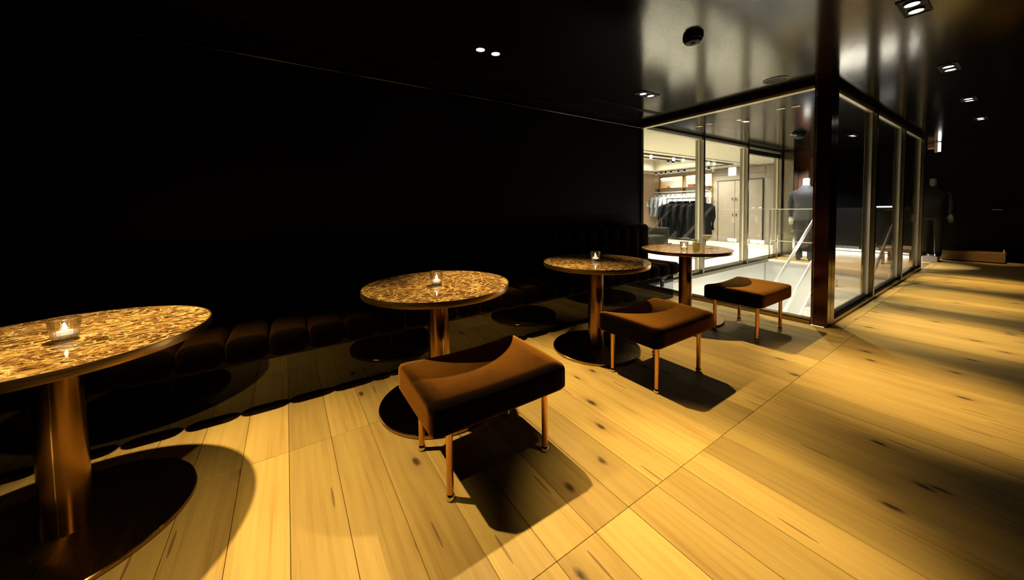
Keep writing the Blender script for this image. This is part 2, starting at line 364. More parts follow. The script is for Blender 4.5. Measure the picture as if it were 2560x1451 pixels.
# glass enclosure: front, right and back
YG, XG, ZT = 1.11, 4.354, 2.345
w1 = structure(obj('window_1', B(XG-.03, XG+.03, 1.19, 3.14, 2.352, ZC), BLACKSHINE))
obj('glass_pane', B(XG-.006, XG+.006, 1.19, 3.14, .05, 2.325), PANE, w1)
obj('top_rail', B(XG-.03, XG+.05, 1.19, 3.14, 2.322, 2.352, bev=.004), TRIM, w1)
obj('bottom_track', B(XG-.02, XG+.02, 1.19, 3.14, .03, .056, bev=.004), STEEL, w1)
obj('bottom_curb', B(XG-.045, XG+.045, 1.19, 3.14, -.012, .03), DARKBRONZE, w1)
cp = obj('corner_post', B(4.31, 4.40, 1.056, 1.168, 0, ZC, bev=.003), POSTB, w1)
obj('corner_post', B(4.405, 4.52, 1.056, 1.12, 0, ZC, bev=.003), POSTB, w1)
obj('corner_post', B(4.335, 4.40, 1.172, 1.19, 0, ZC), DARKBRONZE, w1)
obj('corner_post', B(4.325, 4.375, 3.135, 3.21, 0, ZC, bev=.003), STEEL, w1)
FINS = (6.075, 7.755, 9.42)
w2 = structure(obj('window_2', B(4.52, 9.44, YG-.03, YG+.03, 2.352, ZC), BLACKSHINE))
xs = (4.52,)+FINS
for a, b in zip(xs, xs[1:]):
    obj('glass_pane', B(a, b-.03, YG-.006, YG+.006, .05, 2.325), PANE, w2)
    obj('top_rail', B(a, b-.03, YG-.02, YG+.02, 2.308, 2.343, bev=.004), TRIM, w2)
    obj('bottom_track', B(a, b-.025, YG-.008, YG+.008, .03, .06), STEEL, w2)
    obj('edge_strip', B(b-.045, b-.03, YG-.012, YG+.012, .06, 2.31), TRIM, w2)
obj('bottom_curb', B(4.52, 9.44, 1.075, YG+.07, -.012, .03), BLACKSHINE, w2)
obj('curb_face', B(4.52, 9.44, 1.057, 1.075, 0, .045, bev=.003), BRONZE, w2)
for x in FINS: obj('post', B(x-.025, x+.025, 1.056, 1.17, 0, ZC, bev=.003), STEEL, w2)
w3 = structure(obj('window_3', B(4.33, 9.44, 3.17, 3.29, 2.382, ZC), BLACKSHINE))
xs = (4.38,)+FINS
for i, (a, b) in enumerate(zip(xs, xs[1:])):
    obj('glass_pane', B(a, b-.025, 3.214, 3.226, .06, 2.335), PANE, w3)
    obj('top_rail', B(a, b-.025, 3.17, 3.27, 2.335, 2.382, bev=.004), TRIM, w3)
    obj('bottom_track', B(a, b-.025, 3.18, 3.26, .012, .062, bev=.004), STEEL, w3)
    obj('edge_strip', B(b-.04, b-.025, 3.205, 3.235, .06, 2.33), TRIM, w3)
obj('door_header', B(7.79, 9.39, 3.19, 3.26, 2.24, 2.326), BLACKSHINE, w3)
for x in FINS: obj('post', B(x-.025, x+.025, 3.14, 3.29, -.01, ZC, bev=.003), STEEL, w3)
obj('sill', B(4.33, 9.44, 3.12, 3.31, -.04, .012), STEEL, w3)

# ------------------------------------------------------------------ shop beyond the back glass
wsf = structure(obj('wall_shop_far', B(12.0, 12.2, 3.2, 8.1, 0, 2.9), TAUPE))
structure(obj('wall_shop_left', B(4.3, 12.2, 7.88, 8.1, 0, 2.9), BROWNPANEL))
structure(obj('wall_shop_near', B(4.2, 4.33, 3.3, 8.1, 0, 2.9), NICHE))
structure(obj('wall_shop_side', B(9.44, 12.0, 3.2, 3.3, 0, 2.9), TAUPE))
bm = bmesh.new()
CX0, CX1, CY0, CY1 = 5.6, 10.6, 5.32, 7.15
for a in ((4.3, 12.2, 3.3, CY0), (4.3, 12.2, CY1, 8.1), (4.3, CX0, CY0, CY1), (CX1, 12.2, CY0, CY1)): box(bm, *a, 2.402, 2.5)
for a in ((CX0-.04, CX1+.04, CY0-.04, CY0), (CX0-.04, CX1+.04, CY1, CY1+.04), (CX0-.04, CX0, CY0, CY1), (CX1, CX1+.04, CY0, CY1)): box(bm, *a, 2.5, 2.75)
box(bm, CX0-.04, CX1+.04, CY0-.04, CY1+.04, 2.75, 2.8)
structure(obj('ceiling_shop', bm, CREAM))
structure(obj('trim_2', B(4.4, 12, 4.62, 4.632, 2.39, 2.402), BLACKSHINE))
# far wall panelling: niches with shelves, then the double door
def niche(y0, y1):
    for a in ((y0, y1, 2.25, 2.28), (y0, y0+.03, .3, 2.28), (y1-.03, y1, .3, 2.28)):
        obj('niche_frame', B(11.955, 12.0, a[0], a[1], a[2], a[3], bev=.006), BRASS, wsf)
    obj('niche_back', B(11.985, 12.0, y0+.03, y1-.03, .3, 2.25), NICHE, wsf)
    obj('niche_light', B(11.93, 11.955, y0+.05, y1-.05, 2.20, 2.215), LED, wsf)
niche(6.95, 7.86); niche(5.92, 6.87)
for (y0, y1, z0, z1) in ((3.32, 4.38, 2.0, 2.36), (3.32, 4.38, .02, 1.99), (4.40, 5.82, 2.17, 2.36), (4.40, 5.82, 2.0, 2.16), (5.76, 5.86, .02, 1.99)):
    obj('wall_panel', B(11.975, 12.0, y0, y1, z0, z1, bev=.004), TAUPE, wsf)
d1 = structure(obj('door_1', B(11.96, 11.99, 4.44, 5.74, 0, 1.985), BLACKSHINE))
for (y0, y1) in ((4.46, 5.215), (5.225, 5.72)):
    leaf = obj('door_leaf', B(11.935, 11.965, y0, y1, .01, 1.965, bev=.003), TAUPE, d1)
for y in (5.17, 5.27):
    bm = bmesh.new(); tube(bm, [(11.935, y, 1.39), (11.90, y, 1.39), (11.885, y, 1.39)], [.014, .014, .03], 12); obj('knob', bm, CHROME, d1, smooth=True)
    bm = bmesh.new(); box(bm, 11.925, 11.935, y-.018, y+.018, .82, .93, bev=.004); obj('lock_plate', bm, CHROME, d1)
# shelf, clothes rail, shirts
sh = thing('wall_shelf', 'long thin brass shelf high across the lit shop niches', 'shelf', (11.83, 6.9, 1.83))
obj('board', B(-.15, .13, -.98, 1.02, 0, .018, bev=.003), BRASS, sh)
for y in (-.9, .03, .95): obj('bracket', B(.10, .15, y-.01, y+.01, -.12, 0), BRASS, sh)
rl = thing('clothes_rail', 'pale wall rail with shirts hanging in the shop niche', 'clothes rail', (11.60, 6.9, 1.69))
bm = bmesh.new(); tube(bm, [(0, -1.0, 0), (0, 1.02, 0)], .014, 10); obj('rod', bm, TRIM, rl, smooth=True)
for y in (-.95, .97):
    bm = bmesh.new(); tube(bm, [(0, y, 0), (.38, y, 0)], .012, 8); obj('bracket', bm, TRIM, rl)
def garment(bm, wd, ln, th, slv, flare=1.0, sl=.62):
    """hung garment in X-Z, neck at origin, thin along Y"""
    loft(bm, [(0, 0, -ln, wd*.48*flare, th*.5, .8), (0, 0, -ln*.6, wd*.46, th*.52, .8), (0, 0, -ln*.3, wd*.47, th*.5, .8),
              (0, 0, -.14, wd*.50, th*.42, .8), (0, 0, -.07, wd*.42, th*.34, .8), (0, 0, -.02, wd*.17, th*.32, .9), (0, 0, .035, wd*.13, th*.36, .9)], 18)
    for s in (-1, 1):
        tube(bm, [(s*wd*.38, 0, -.08), (s*wd*.50, 0, -.15), (s*wd*.555, .005, -.15-slv*.45), (s*wd*.53, .012, -.15-slv)], [.05, .075, .065, .05], 10)
    return bm
def hanger(bm):
    tube(bm, [(0, 0, .03), (0, 0, .085), (.018, 0, .105), (.03, 0, .09), (.022, 0, .07)], .004, 6); return bm
SHIRTC = [(.22, .24, .28), (.26, .28, .33), (.50, .53, .60), (.66, .68, .74), (.70, .72, .76), (.80, .80, .80), (.74, .76, .80), (.85, .85, .83), (.86, .85, .82), (.84, .82, .78)]
SHIRTY = [7.77, 7.60, 7.42, 7.25, 7.07, 6.86, 6.68, 6.50, 6.27, 5.98]
SHIRTN = ['slate grey shirt, leftmost on the shop wall rail', 'dark grey shirt second from left on the shop wall rail', 'pale blue-grey shirt third from left on the wall rail', 'light grey shirt fourth from left on the wall rail',
          'pale grey shirt fifth from left above the black coats', 'white shirt sixth from left above the black coats', 'bluish white shirt seventh from left above the black coats', 'white shirt eighth from left behind the glass post',
          'white shirt ninth from left behind the glass post', 'white shirt, rightmost on the shop wall rail beside the door']
for c, y, nm in zip(SHIRTC, SHIRTY, SHIRTN):
    m = bump(plain('shirt_cloth', c, .8), 30, .5, (6, 6, .6), .01)
    t = thing('shirt', nm, 'shirt', (11.60, y, 1.566), R.uniform(-.03, .03), 'shirts on the shop wall rail')
    obj('body', garment(bmesh.new(), .54, .76, .09, .6), m, t, smooth=True)
    bm = bmesh.new(); loft(bm, [(0, 0, -.02, .062, .030, 1), (0, 0, .045, .056, .03, 1)], 14); obj('collar', bm, TROUS if c[0] < .6 else m, t, smooth=True)
    obj('hanger', hanger(bmesh.new()), BLACK, t)
# free standing black rack with coats
rk = thing('garment_rack', 'black and steel freestanding rack of black coats in the shop', 'garment rack', (9.88, 5.66, 0))
for y in (.59, -.59):
    bm = bmesh.new(); tube(bm, [(0, y, .02), (0, y, 1.41)], .014, 10); obj('post', bm, CHROME if y > 0 else BLACK, rk, smooth=True)
    obj('foot', B(-.24, .24, y-.02, y+.02, 0, .022, bev=.004), BLACK, rk)
obj('top_bar', B(-.015, .015, -.605, .605, 1.40, 1.428, bev=.004), BLACKSHINE, rk)
obj('low_shelf', B(-.2, .2, -.57, .57, .18, .20), BLACKSHINE, rk)
COAT = bump(plain('black_coat', (.0035, .0035, .004), .8, Specular_IOR_Level=.1), 40, .4, (4, 4, .5), .008)
for y, ln, wd, nm in ((.42, 1.08, .74, 'long black coat, leftmost on the freestanding rack'), (.20, 1.04, .72, 'black coat second from left on the freestanding rack'),
                      (-.02, 1.00, .70, 'black coat in the middle of the freestanding rack'), (-.24, 1.02, .70, 'black coat second from right on the freestanding rack'), (-.46, 1.04, .72, 'black coat, rightmost on the freestanding rack')):
    t = thing('coat', nm, 'coat', (9.88, 5.66+y, 1.295), -.42+R.uniform(-.05, .05), 'coats on the freestanding rack')
    obj('body', garment(bmesh.new(), wd, ln, .12, .66, 1.08), COAT, t, smooth=True)
    obj('hanger', hanger(bmesh.new()), BLACKSHINE, t)
# goods on the shelf
def goods(y, sy, c, nm, cat, n):
    t = thing(n, nm, cat, (11.79, y, 1.849))
    m = plain('leather', c, .5)
    obj('body', B(-.09, .09, -sy/2, sy/2, 0, .085, bev=.015, seg=2), m, t, smooth=True)
    obj('flap', B(-.098, -.02, -sy/2-.004, sy/2+.004, .045, .09, bev=.008), m, t)
goods(7.53, .26, (.62, .20, .05), 'orange leather case on the shop shelf at left', 'case', 'leather_case')
goods(6.52, .22, (.16, .05, .03), 'dark red leather case on the shop shelf beside the glass post', 'case', 'leather_case')
sw = thing('light_switch', 'white light switch on the brown shop wall', 'switch', (11.23, 7.88, 1.28))
obj('plate', B(-.045, .045, -.012, 0, -.10, .06, bev=.004), WHITEPAINT, sw); obj('rocker', B(-.02, .02, -.02, -.012, -.02, .04), BLACK, sw)
tb = thing('display_plinth', 'low white plinth on the bright shop floor under the marble table', 'plinth', (7.9, 4.2, 0))
obj('body', B(-.35, .35, -.25, .25, .02, .10, bev=.006), TREAD, tb); obj('foot', B(-.3, .3, -.2, .2, 0, .02), STEEL, tb)
st = thing('shop_sofa', 'olive grey upholstered block seat behind the banquette end', 'seat', (8.2, 6.0, 0))
olive = plain('olive_fabric', (.010, .0085, .005), .8, Specular_IOR_Level=.1)
for y in (-.42, 0, .42): obj('cushion', B(-.4, .4, y-.2, y+.2, .08, .42, bev=.05, seg=3), olive, st, smooth=True)
obj('back', B(.25, .45, -.62, .62, .3, .62, bev=.05, seg=3), olive, st, smooth=True); obj('plinth', B(-.36, .4, -.58, .58, 0, .08), BLACK, st)
# tracks and heads
def track(nm, lab, x0, x1, y0, y1):
    t = thing(nm, lab, 'track', ((x0+x1)/2, (y0+y1)/2, 2.4015)); obj('channel', B(-(x1-x0)/2, (x1-x0)/2, -(y1-y0)/2, (y1-y0)/2, -.02, 0), BLACK, t)
    ex, ey = ((x1-x0)/2, .02) if x1-x0 > y1-y0 else (.02, (y1-y0)/2)
    obj('end_cap', B(ex-.02 if ex > .1 else -.03, ex+.01 if ex > .1 else .03, ey-.02 if ey > .1 else -.03, ey+.01 if ey > .1 else .03, -.024, -.001), BLACKSHINE, t)
track('lighting_track', 'long black ceiling track carrying glowing white lamp heads in the shop', 4.5, 11.0, 4.85, 4.95)
track('lighting_track', 'short black ceiling track with two dark lamp heads over the shop coffer', 4.9, 8.85, 5.205, 5.265)
track('lighting_track', 'thin ceiling track along the far edge of the shop ceiling', 10.985, 11.015, 4.93, 7.40)
track('lighting_track', 'thin ceiling track at the left end of the shop ceiling', 5, 10.98, 7.405, 7.435)
def head(x, y, lit, nm):
    t = thing('track_lamp', nm, 'lamp', (x, y, 2.382), 0, 'white track lamps' if lit else 'dark track lamps')
    bm = bmesh.new(); lathe(bm, [(.030, -.07), (.032, -.066), (.032, -.01), (.02, 0)], 14); obj('housing', bm, HEADW if lit else BLACKSHINE, t, smooth=True)
    bm = bmesh.new(); lathe(bm, [(.024, -.074), (.024, -.068)], 14); obj('lens', bm, HEADW, t)
ORD = ['first', 'second', 'third', 'fourth', 'fifth', 'sixth', 'seventh']
for i, x in enumerate((7.11, 8.02, 8.44, 9.67, 9.99)): head(x, 4.9, True, '%s glowing white lamp head from the left on the long shop track' % ORD[i])
for i, x in enumerate((8.3, 8.51)): head(x, 5.22, False, '%s dark lamp head on the short shop track' % ('left' if i == 0 else 'right'))
for i, y in enumerate((7.38, 7.18, 7.01, 6.81, 6.55, 6.34, 5.56)): head(11.0, y, False, '%s dark lamp head from the left above the niches' % ORD[i])
sg = thing('exit_sign', 'glowing white sign box hanging from the shop ceiling', 'sign', (11, 4.885, 2.06))
obj('face', B(-.03, .03, -.095, .095, 0, .235, bev=.006), SIGN, sg); obj('hanger', B(-.01, .01, -.012, .012, .235, .342), TRIM, sg)

# ------------------------------------------------------------------ stairs, rails, far landing
stairs = thing('staircase', 'pale open staircase descending inside the glass enclosure', 'staircase', (8.70, 1.65, 0))
RI, GO = .158, .285
for k in range(1, 13):
    obj('tread', B(-GO*k-.02, -GO*(k-1)+.015, -.50, .52, -RI*k-.045, -RI*k, bev=.005), TREAD, stairs)
for y in (-.52, .53):
    bm = bmesh.new(); beam(bm, (0, y, -.09), (-GO*12, y, -RI*12-.09), .02, .16); obj('stringer', bm, WHITEPAINT, stairs)
for y in (-.30, .30):
    bm = bmesh.new()
    for k in range(1, 12): box(bm, -GO*k-.17, -GO*k-.02, y-.03, y+.03, -RI*(k+1), -RI*k-.045)
    obj('riser_bracket', bm, TRIM, stairs)
def rail(y, lab):
    t = thing('stair_handrail', lab, 'handrail', (8.7, y, 0))
    s = .56
    for nm, z in (('top_bar', 1.24), ('lower_bar', .50)):
        bm = bmesh.new(); beam(bm, (0, 0, z), (-3.6, 0, z-3.6*s), .014, .072); obj(nm, bm, RAILSTEEL, t)
    for x in (-.1, -3.3): obj('post', B(x-.012, x+.012, -.006, .006, x*s+.0, x*s+1.22), CHROME, t)
    obj('infill', B(-.1, -.09, -.004, .004, -.1, .3), STEEL, t)
rail(2.20, 'steel flat-bar stair handrail left of the bronze corner post')
rail(1.20, 'steel flat-bar stair handrail seen through the right glass wall')
gr = thing('landing_railing', 'glass railing with two thin pale rails in front of the suited mannequin', 'railing', (8.9, 2.68, 0))
for z in (1.09, .40): obj('rail', B(-.012, .012, -.44, .50, z-.009, z+.009), TRIM, gr)
for y in (-.44, .365, .495): obj('post', B(-.012, .012, y-.012, y+.012, 0, 1.09), STEEL, gr)
obj('glass_pane', B(-.004, .004, -.43, .36, .03, 1.08), PANE, gr)
cl = thing('steel_column', 'brushed steel column standing beside the suited mannequin', 'column', (9.60, 3.06, 0))
obj('shaft', B(-.13, .13, -.12, .12, 0, ZC-.001, bev=.006), STEEL, cl); obj('base_trim', B(-.14, .14, -.13, .13, 0, .05, bev=.004), TRIM, cl)
bw = structure(obj('wall_walnut', B(9.9, 9.98, 2.80, 3.2, .10, ZC), WALNUT))
structure(obj('wall_walnut_base', B(9.9, 9.98, 2.80, 3.2, 0, .10), plain('glowing_skirting', (1, 1, 1), .5, 0, 1.6, (1, .95, .85))))  # skirting made to glow, standing for the bright strip at the wall's foot
ct = thing('bar_counter', 'long black counter glowing along its foot behind the staircase', 'counter', (11.62, 2.05, 0))
obj('body', B(0, .36, -.72, 1.12, .07, 1.06), BLACKSHINE, ct); obj('worktop', B(-.02, .36, -.72, 1.12, 1.06, 1.085, bev=.004), BLACKSHINE, ct)
obj('foot_light', B(.02, .04, -.7, 1.1, .015, .068), plain('foot_led', (1, 1, 1), .5, 0, 2, (1, .96, .88)), ct); obj('toe_kick', B(.04, .34, -.71, 1.11, 0, .07), BLACK, ct)
dl = thing('counter_glow', 'glowing slab added for the lit stretch of the black counter top', 'glow_slab', (11.70, 1.90, 1.085))
obj('glow_slab', B(-.06, .06, -.12, .12, 0, .03, bev=.004), HEADW, dl); obj('slab_foot', B(-.05, .05, -.1, .1, -.0, .004), BLACK, dl)  # emissive slab added to stand for the lit part of the worktop
bt = thing('bottle', 'dark bottle standing on the counter beside the added glowing slab', 'bottle', (11.72, 1.52, 1.085))
bm = bmesh.new(); lathe(bm, [(.036, 0), (.036, .17), (.014, .22), (.014, .28)], 16); obj('body', bm, BLACKSHINE, bt, smooth=True)
bm = bmesh.new(); lathe(bm, [(.016, .272), (.016, .30)], 12); obj('cap', bm, CHROME, bt)
be = thing('wooden_bench', 'low wooden bench on the landing beyond the glass wall', 'bench', (9.95, 1.40, 0))
obj('seat', B(-.30, .32, -.22, .20, .25, .33, bev=.006), BROWNPANEL, be)
for x, y in ((-.27, .17), (.28, .17), (-.27, -.19), (.28, -.19)): obj('leg', B(x-.022, x+.022, y-.022, y+.022, 0, .25), BROWNPANEL, be)
pf = thing('wooden_step', 'low oak step lit at its right end before the dark far wall', 'step', (11.3, .40, 0))
for k in range(4): obj('board', B(0, .4, -.16, .62, .02+.045*k, .062+.045*k, bev=.003), WALNUT2, pf)
obj('plinth', B(.03, .38, -.15, .6, 0, .02), BLACK, pf)
ml = thing('marker_post', 'tiny white marker post at the right corner of the oak step', 'post', (11.33, .26, .202))
bm = bmesh.new(); lathe(bm, [(.008, 0), (.008, .055)], 10); obj('stem', bm, SKINW, ml); bm = bmesh.new(); lathe(bm, [(.010, .055), (.006, .065)], 10); obj('cap', bm, SKINW, ml)
ls = thing('wall_ledge', 'thin pale ledge on the dark far wall at right', 'ledge', (12.0, .37, 1.02))
obj('board', B(-.35, 0, -.06, .06, 0, .012), TRIM, ls); obj('bracket', B(-.05, 0, -.02, .02, -.05, 0), BLACK, ls)
lb = thing('ceiling_light_box', 'slim lit box hung under the ceiling above the dark mannequin', 'light box', (10.95, 1.06, 2.19))
obj('body', B(-.03, .03, -.002, .042, 0, .205, bev=.004), TRIM, lb); obj('lit_face', B(-.032, .028, -.036, -.002, .012, .195, bev=.004), SIGN2, lb); obj('stem', B(-.006, .006, 0, .012, .205, .21), BLACK, lb)
bb = thing('ceiling_speaker_box', 'brown box under the ceiling beside the slim light box', 'speaker', (11.2, 1.17, 2.29))
obj('body', B(-.05, .05, -.05, .05, .02, .109, bev=.004), WALNUT, bb); obj('grille', B(-.045, .045, -.045, .045, 0, .02), TRIM, bb)

# ------------------------------------------------------------------ mannequins
def hand_bm(bm, p, s, d):
    """five-fingered hanging hand at wrist p; s = side sign for the thumb, d = forward sign"""
    x, y, z = p
    loft(bm, [(x, y, z, .020, .026, .9), (x, y, z-.035, .016, .038, .9), (x, y, z-.085, .014, .042, .9), (x, y, z-.095, .012, .036, .9)], 12)
    for i, ln in enumerate((.062, .075, .080, .070)):
        yy = y-.030+i*.020
        tube(bm, [(x, yy, z-.085), (x+.006*d, yy, z-.09-ln*.5), (x+.018*d, yy, z-.09-ln)], [.0095, .009, .007], 7)
    tube(bm, [(x+.008*d, y-.034*s, z-.02), (x+.022*d, y-.052*s, z-.055), (x+.03*d, y-.05*s, z-.088)], [.012, .011, .008], 7)
def mannequin(name, lab, loc, rz, suit, trous, skin):
    """faces +X in its own frame"""
    t = thing(name, lab, 'mannequin', loc, rz)
    bm = bmesh.new()
    loft(bm, [(0, 0, 1.43, .10, .12, 1), (-.005, 0, 1.50, .07, .075, 1), (0, 0, 1.55, .058, .062, 1), (.008, 0, 1.66, .055, .058, 1), (.010, 0, 1.715, .060, .060, 1), (.010, 0, 1.735, .048, .048, 1)], 20)
    for s in (-1, 1): 
        tube(bm, [(.03, s*.255, 1.02), (.04, s*.262, .95), (.045, s*.262, .905)], [.033, .028, .024], 10); hand_bm(bm, (.045, s*.262, .915), s, 1)
    obj('body', bm, skin, t, smooth=True)
    bm = bmesh.new()
    loft(bm, [(0, 0, .855, .135, .205, .85), (-.005, 0, .95, .135, .205, .85), (-.005, 0, 1.06, .120, .180, .85), (0, 0, 1.14, .118, .176, .85), (.005, 0, 1.26, .130, .205, .85), (0, 0, 1.36, .130, .224, .8),
              (-.01, 0, 1.43, .112, .210, .8), (-.012, 0, 1.475, .095, .172, .85), (-.012, 0, 1.52, .080, .120, .9), (-.012, 0, 1.56, .070, .085, 1), (-.012, 0, 1.585, .066, .072, 1)], 28)
    for s in (-1, 1):
        tube(bm, [(-.01, s*.14, 1.44), (-.01, s*.212, 1.415), (-.012, s*.243, 1.36), (0, s*.262, 1.20), (.018, s*.268, 1.10), (.04, s*.264, .96), (.045, s*.262, .93)], [.06, .064, .062, .055, .050, .044, .045], 14)
    obj('jacket', bm, suit, t, smooth=True)
    bm = bmesh.new()
    for s in (-1, 1):
        box(bm, -.138, -.134, s*.006, s*.05, .86, 1.02); 
        loft(bm, [(-.07, s*.03, 1.50, .035, .05, 1), (-.04, s*.05, 1.575, .03, .03, 1)], 10)
    obj('collar', bm, suit, t, smooth=True)
    bm = bmesh.new()
    loft(bm, [(0, 0, .80, .110, .150, .85), (0, 0, .90, .118, .165, .85), (0, 0, 1.0, .11, .16, .85)], 24)
    for s in (-1, 1): loft(bm, [(-.02, s*.095, .045, .062, .056, .9), (-.015, s*.095, .28, .064, .058, .9), (0, s*.092, .50, .072, .066, .9), (.005, s*.085, .72, .088, .08, .9), (0, s*.078, .86, .095, .085, .9)], 16)
    obj('trousers', bm, trous, t, smooth=True)
    for s in (-1, 1):
        bm = bmesh.new(); loft(bm, [(.035, s*.10, 0, .135, .046, .8), (.035, s*.10, .03, .132, .045, .8), (.02, s*.10, .055, .10, .04, .9), (-.03, s*.098, .085, .05, .037, 1)], 16); obj('shoe', bm, SHOE, t, smooth=True)
    return t
m1 = mannequin('mannequin', 'headless mannequin in charcoal suit seen from behind at the glass railing', (9.17, 2.63, 0), 0.05, SUIT, TROUS, SKINW)
m2 = mannequin('mannequin', 'dark-suited mannequin on a pale stand at the end of the glass wall', (10.95, 1.10, .11), PI, plain('black_suit', (.004, .004, .005), .8), plain('grey_trousers', (.02, .022, .026), .8), plain('mannequin_dimmed', (.16, .155, .15), .5))  # neck and hands darkened in colour in place of dimmer light
m2.scale = (.9, .9, .9)
ps = thing('mannequin_stand', 'pale acrylic block under the dark-suited mannequin', 'stand', (10.95, 1.10, 0))
obj('block', B(-.2, .2, -.10, .10, 0, .10, bev=.006), plain('acrylic', (.45, .46, .46), .25), ps); obj('top_plate', B(-.19, .19, -.09, .09, .10, .108), TRIM, ps)

# ------------------------------------------------------------------ banquette along the dark wall
bq = thing('banquette', 'long channel-tufted dark brown banquette along the black wall', 'banquette', (0, 2.8, 0))
TW = .2065
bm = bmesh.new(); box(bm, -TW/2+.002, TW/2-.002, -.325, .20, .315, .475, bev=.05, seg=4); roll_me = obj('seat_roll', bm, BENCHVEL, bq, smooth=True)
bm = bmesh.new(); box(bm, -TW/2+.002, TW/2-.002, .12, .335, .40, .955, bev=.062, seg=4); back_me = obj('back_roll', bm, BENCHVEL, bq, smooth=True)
first = True
for k in range(-14, 20):
    x = .1965+k*TW
    for src in (roll_me, back_me):
        o = src if first else src.copy()
        if not first: C.objects.link(o)
        o.location = (x, 0, 0)
    first = False
XB = .1965+19*TW+TW/2
obj('seat_base', B(-2.8, XB-.01, -.25, .34, .30, .335), BLACK, bq)
obj('mirror_plinth', B(-2.8, XB-.03, -.24, .34, 0, .30), PLINTH, bq)
so = thing('wall_socket', 'small black socket plate low on the banquette plinth', 'socket', (3.95, 2.558, .215))
obj('plate', B(-.03, .03, -.008, 0, -.05, .05, bev=.003), BLACKSHINE, so); obj('insert', B(-.018, .018, -.012, -.008, -.03, .03), BLACK, so)

# ------------------------------------------------------------------ tables
def make_table(loc, lab):
    t = thing('pedestal_table', lab, 'table', loc, 0, 'round marble tables')
    bm = bmesh.new(); lathe(bm, [(.4325, .712), (.4325, .7395), (.431, .741)], 96); obj('tabletop', bm, MARBLE, t, smooth=True)
    bm = bmesh.new()
    prof = [(.433, .708), (.437, .710), (.4375, .739), (.4365, .7418), (.4328, .7418), (.4328, .708)]
    lathe(bm, prof, 96, cap=False); obj('rim', bm, BRASS, t, smooth=True)
    bm = bmesh.new(); lathe(bm, [(.20, .700), (.20, .712)], 48); obj('mounting_plate', bm, BLACKSHINE, t)
    bm = bmesh.new(); lathe(bm, [(.064, .02), (.064, .700)], 48); obj('column', bm, BRONZE, t, smooth=True)
    obj('column_seam', B(-.0015, .0015, -.0652, -.0635, .022, .70), CHROME, t)
    bm = bmesh.new(); lathe(bm, [(.345, 0), (.361, .004), (.361, .016), (.357, .020), (.07, .0215)], 96); obj('base', bm, BASEBRASS, t, smooth=True)
    return t
TB = [(-.73, 1.986), (.766, 2.011), (2.17, 2.024), (3.542, 2.026)]
tl = ['round brown marble table cut off at the left edge', 'round brown marble table behind the nearest stool', 'round brown marble table behind the middle stool, a candle glass on it', 'round brown marble table holding two drinks beside the glass wall']
t0 = make_table((*TB[0], 0), tl[0])
for (x, y), lb_ in zip(TB[1:], tl[1:]): dup(t0, (x, y, 0), lb_, R.uniform(-.06, .06))

# ------------------------------------------------------------------ stools
def seat_mesh(bm, sx=.345, sy=.245, zb=.314, zt=.45):
    NU, NV = 44, 34; hz = (zt-zb)/2
    vs = bmesh.ops.create_cube(bm, size=2)['verts']
    bmesh.ops.subdivide_edges(bm, edges=bm.edges[:], cuts=15, use_grid_fill=True)
    for v in bm.verts:
        x, y, z = v.co.x*sx, v.co.y*sy, v.co.z*hz
        # round the box edges: radius .035 sides, larger along the front top
        r = .034
        cx = max(-sx+r, min(sx-r, x)); cy = max(-sy+r, min(sy-r, y)); cz = max(-hz+.02, min(hz-r, z))
        d = Vector((x-cx, y-cy, z-cz)); rr = r if z > 0 else .02
        if d.length > 1e-6:
            m_ = max(abs(d.x), abs(d.y), abs(d.z)); 
            d = d.normalized()*m_
        x, y, z = cx+d.x, cy+d.y, cz+d.z
        f = (z+hz)/(2*hz)                                     # 0 at the bottom, 1 at the top
        u, vv = x/sx, y/sy
        saddle = -.022*(1-u*u)*(.35+.65*(vv*.5+.5))           # dips between the raised ends, most at the back
        front = -.012*max(0, (.45-vv)/1.45)**2.0             # waterfall towards the front
        z += f*(saddle+front)
        v.co = (x, y, z+(zt+zb)/2)
    return bm
def make_stool(loc, lab):
    t = thing('velvet_stool', lab, 'stool', loc, 0, 'velvet stools')
    st_ = obj('seat', seat_mesh(bmesh.new()), VELVET, t, smooth=True)
    obj('seat_board', B(-.30, .30, -.20, .20, .304, .318), BLACK, t)
    for x, y in ((-.25, -.178), (.25, -.178), (.25, .178), (-.25, .178)):
        bm = bmesh.new(); lathe(bm, [(.0145, .012), (.0145, .308)], 20); lg = obj('leg', bm, COPPER, t, (x, y, 0), True)
        bm = bmesh.new(); lathe(bm, [(.012, 0), (.019, .004), (.0205, .012), (.018, .02), (.0145, .026)], 20); obj('glide', bm, CHROME, lg, (0, 0, 0), True)
    return t
s0 = make_stool((.777, 1.475, 0), 'brown velvet stool with copper legs, nearest to the camera')
dup(s0, (2.20, 1.478, 0), 'brown velvet stool in the middle, before the third marble table')
dup(s0, (3.65, 1.474, 0), 'brown velvet stool farthest back, beside the glass wall')

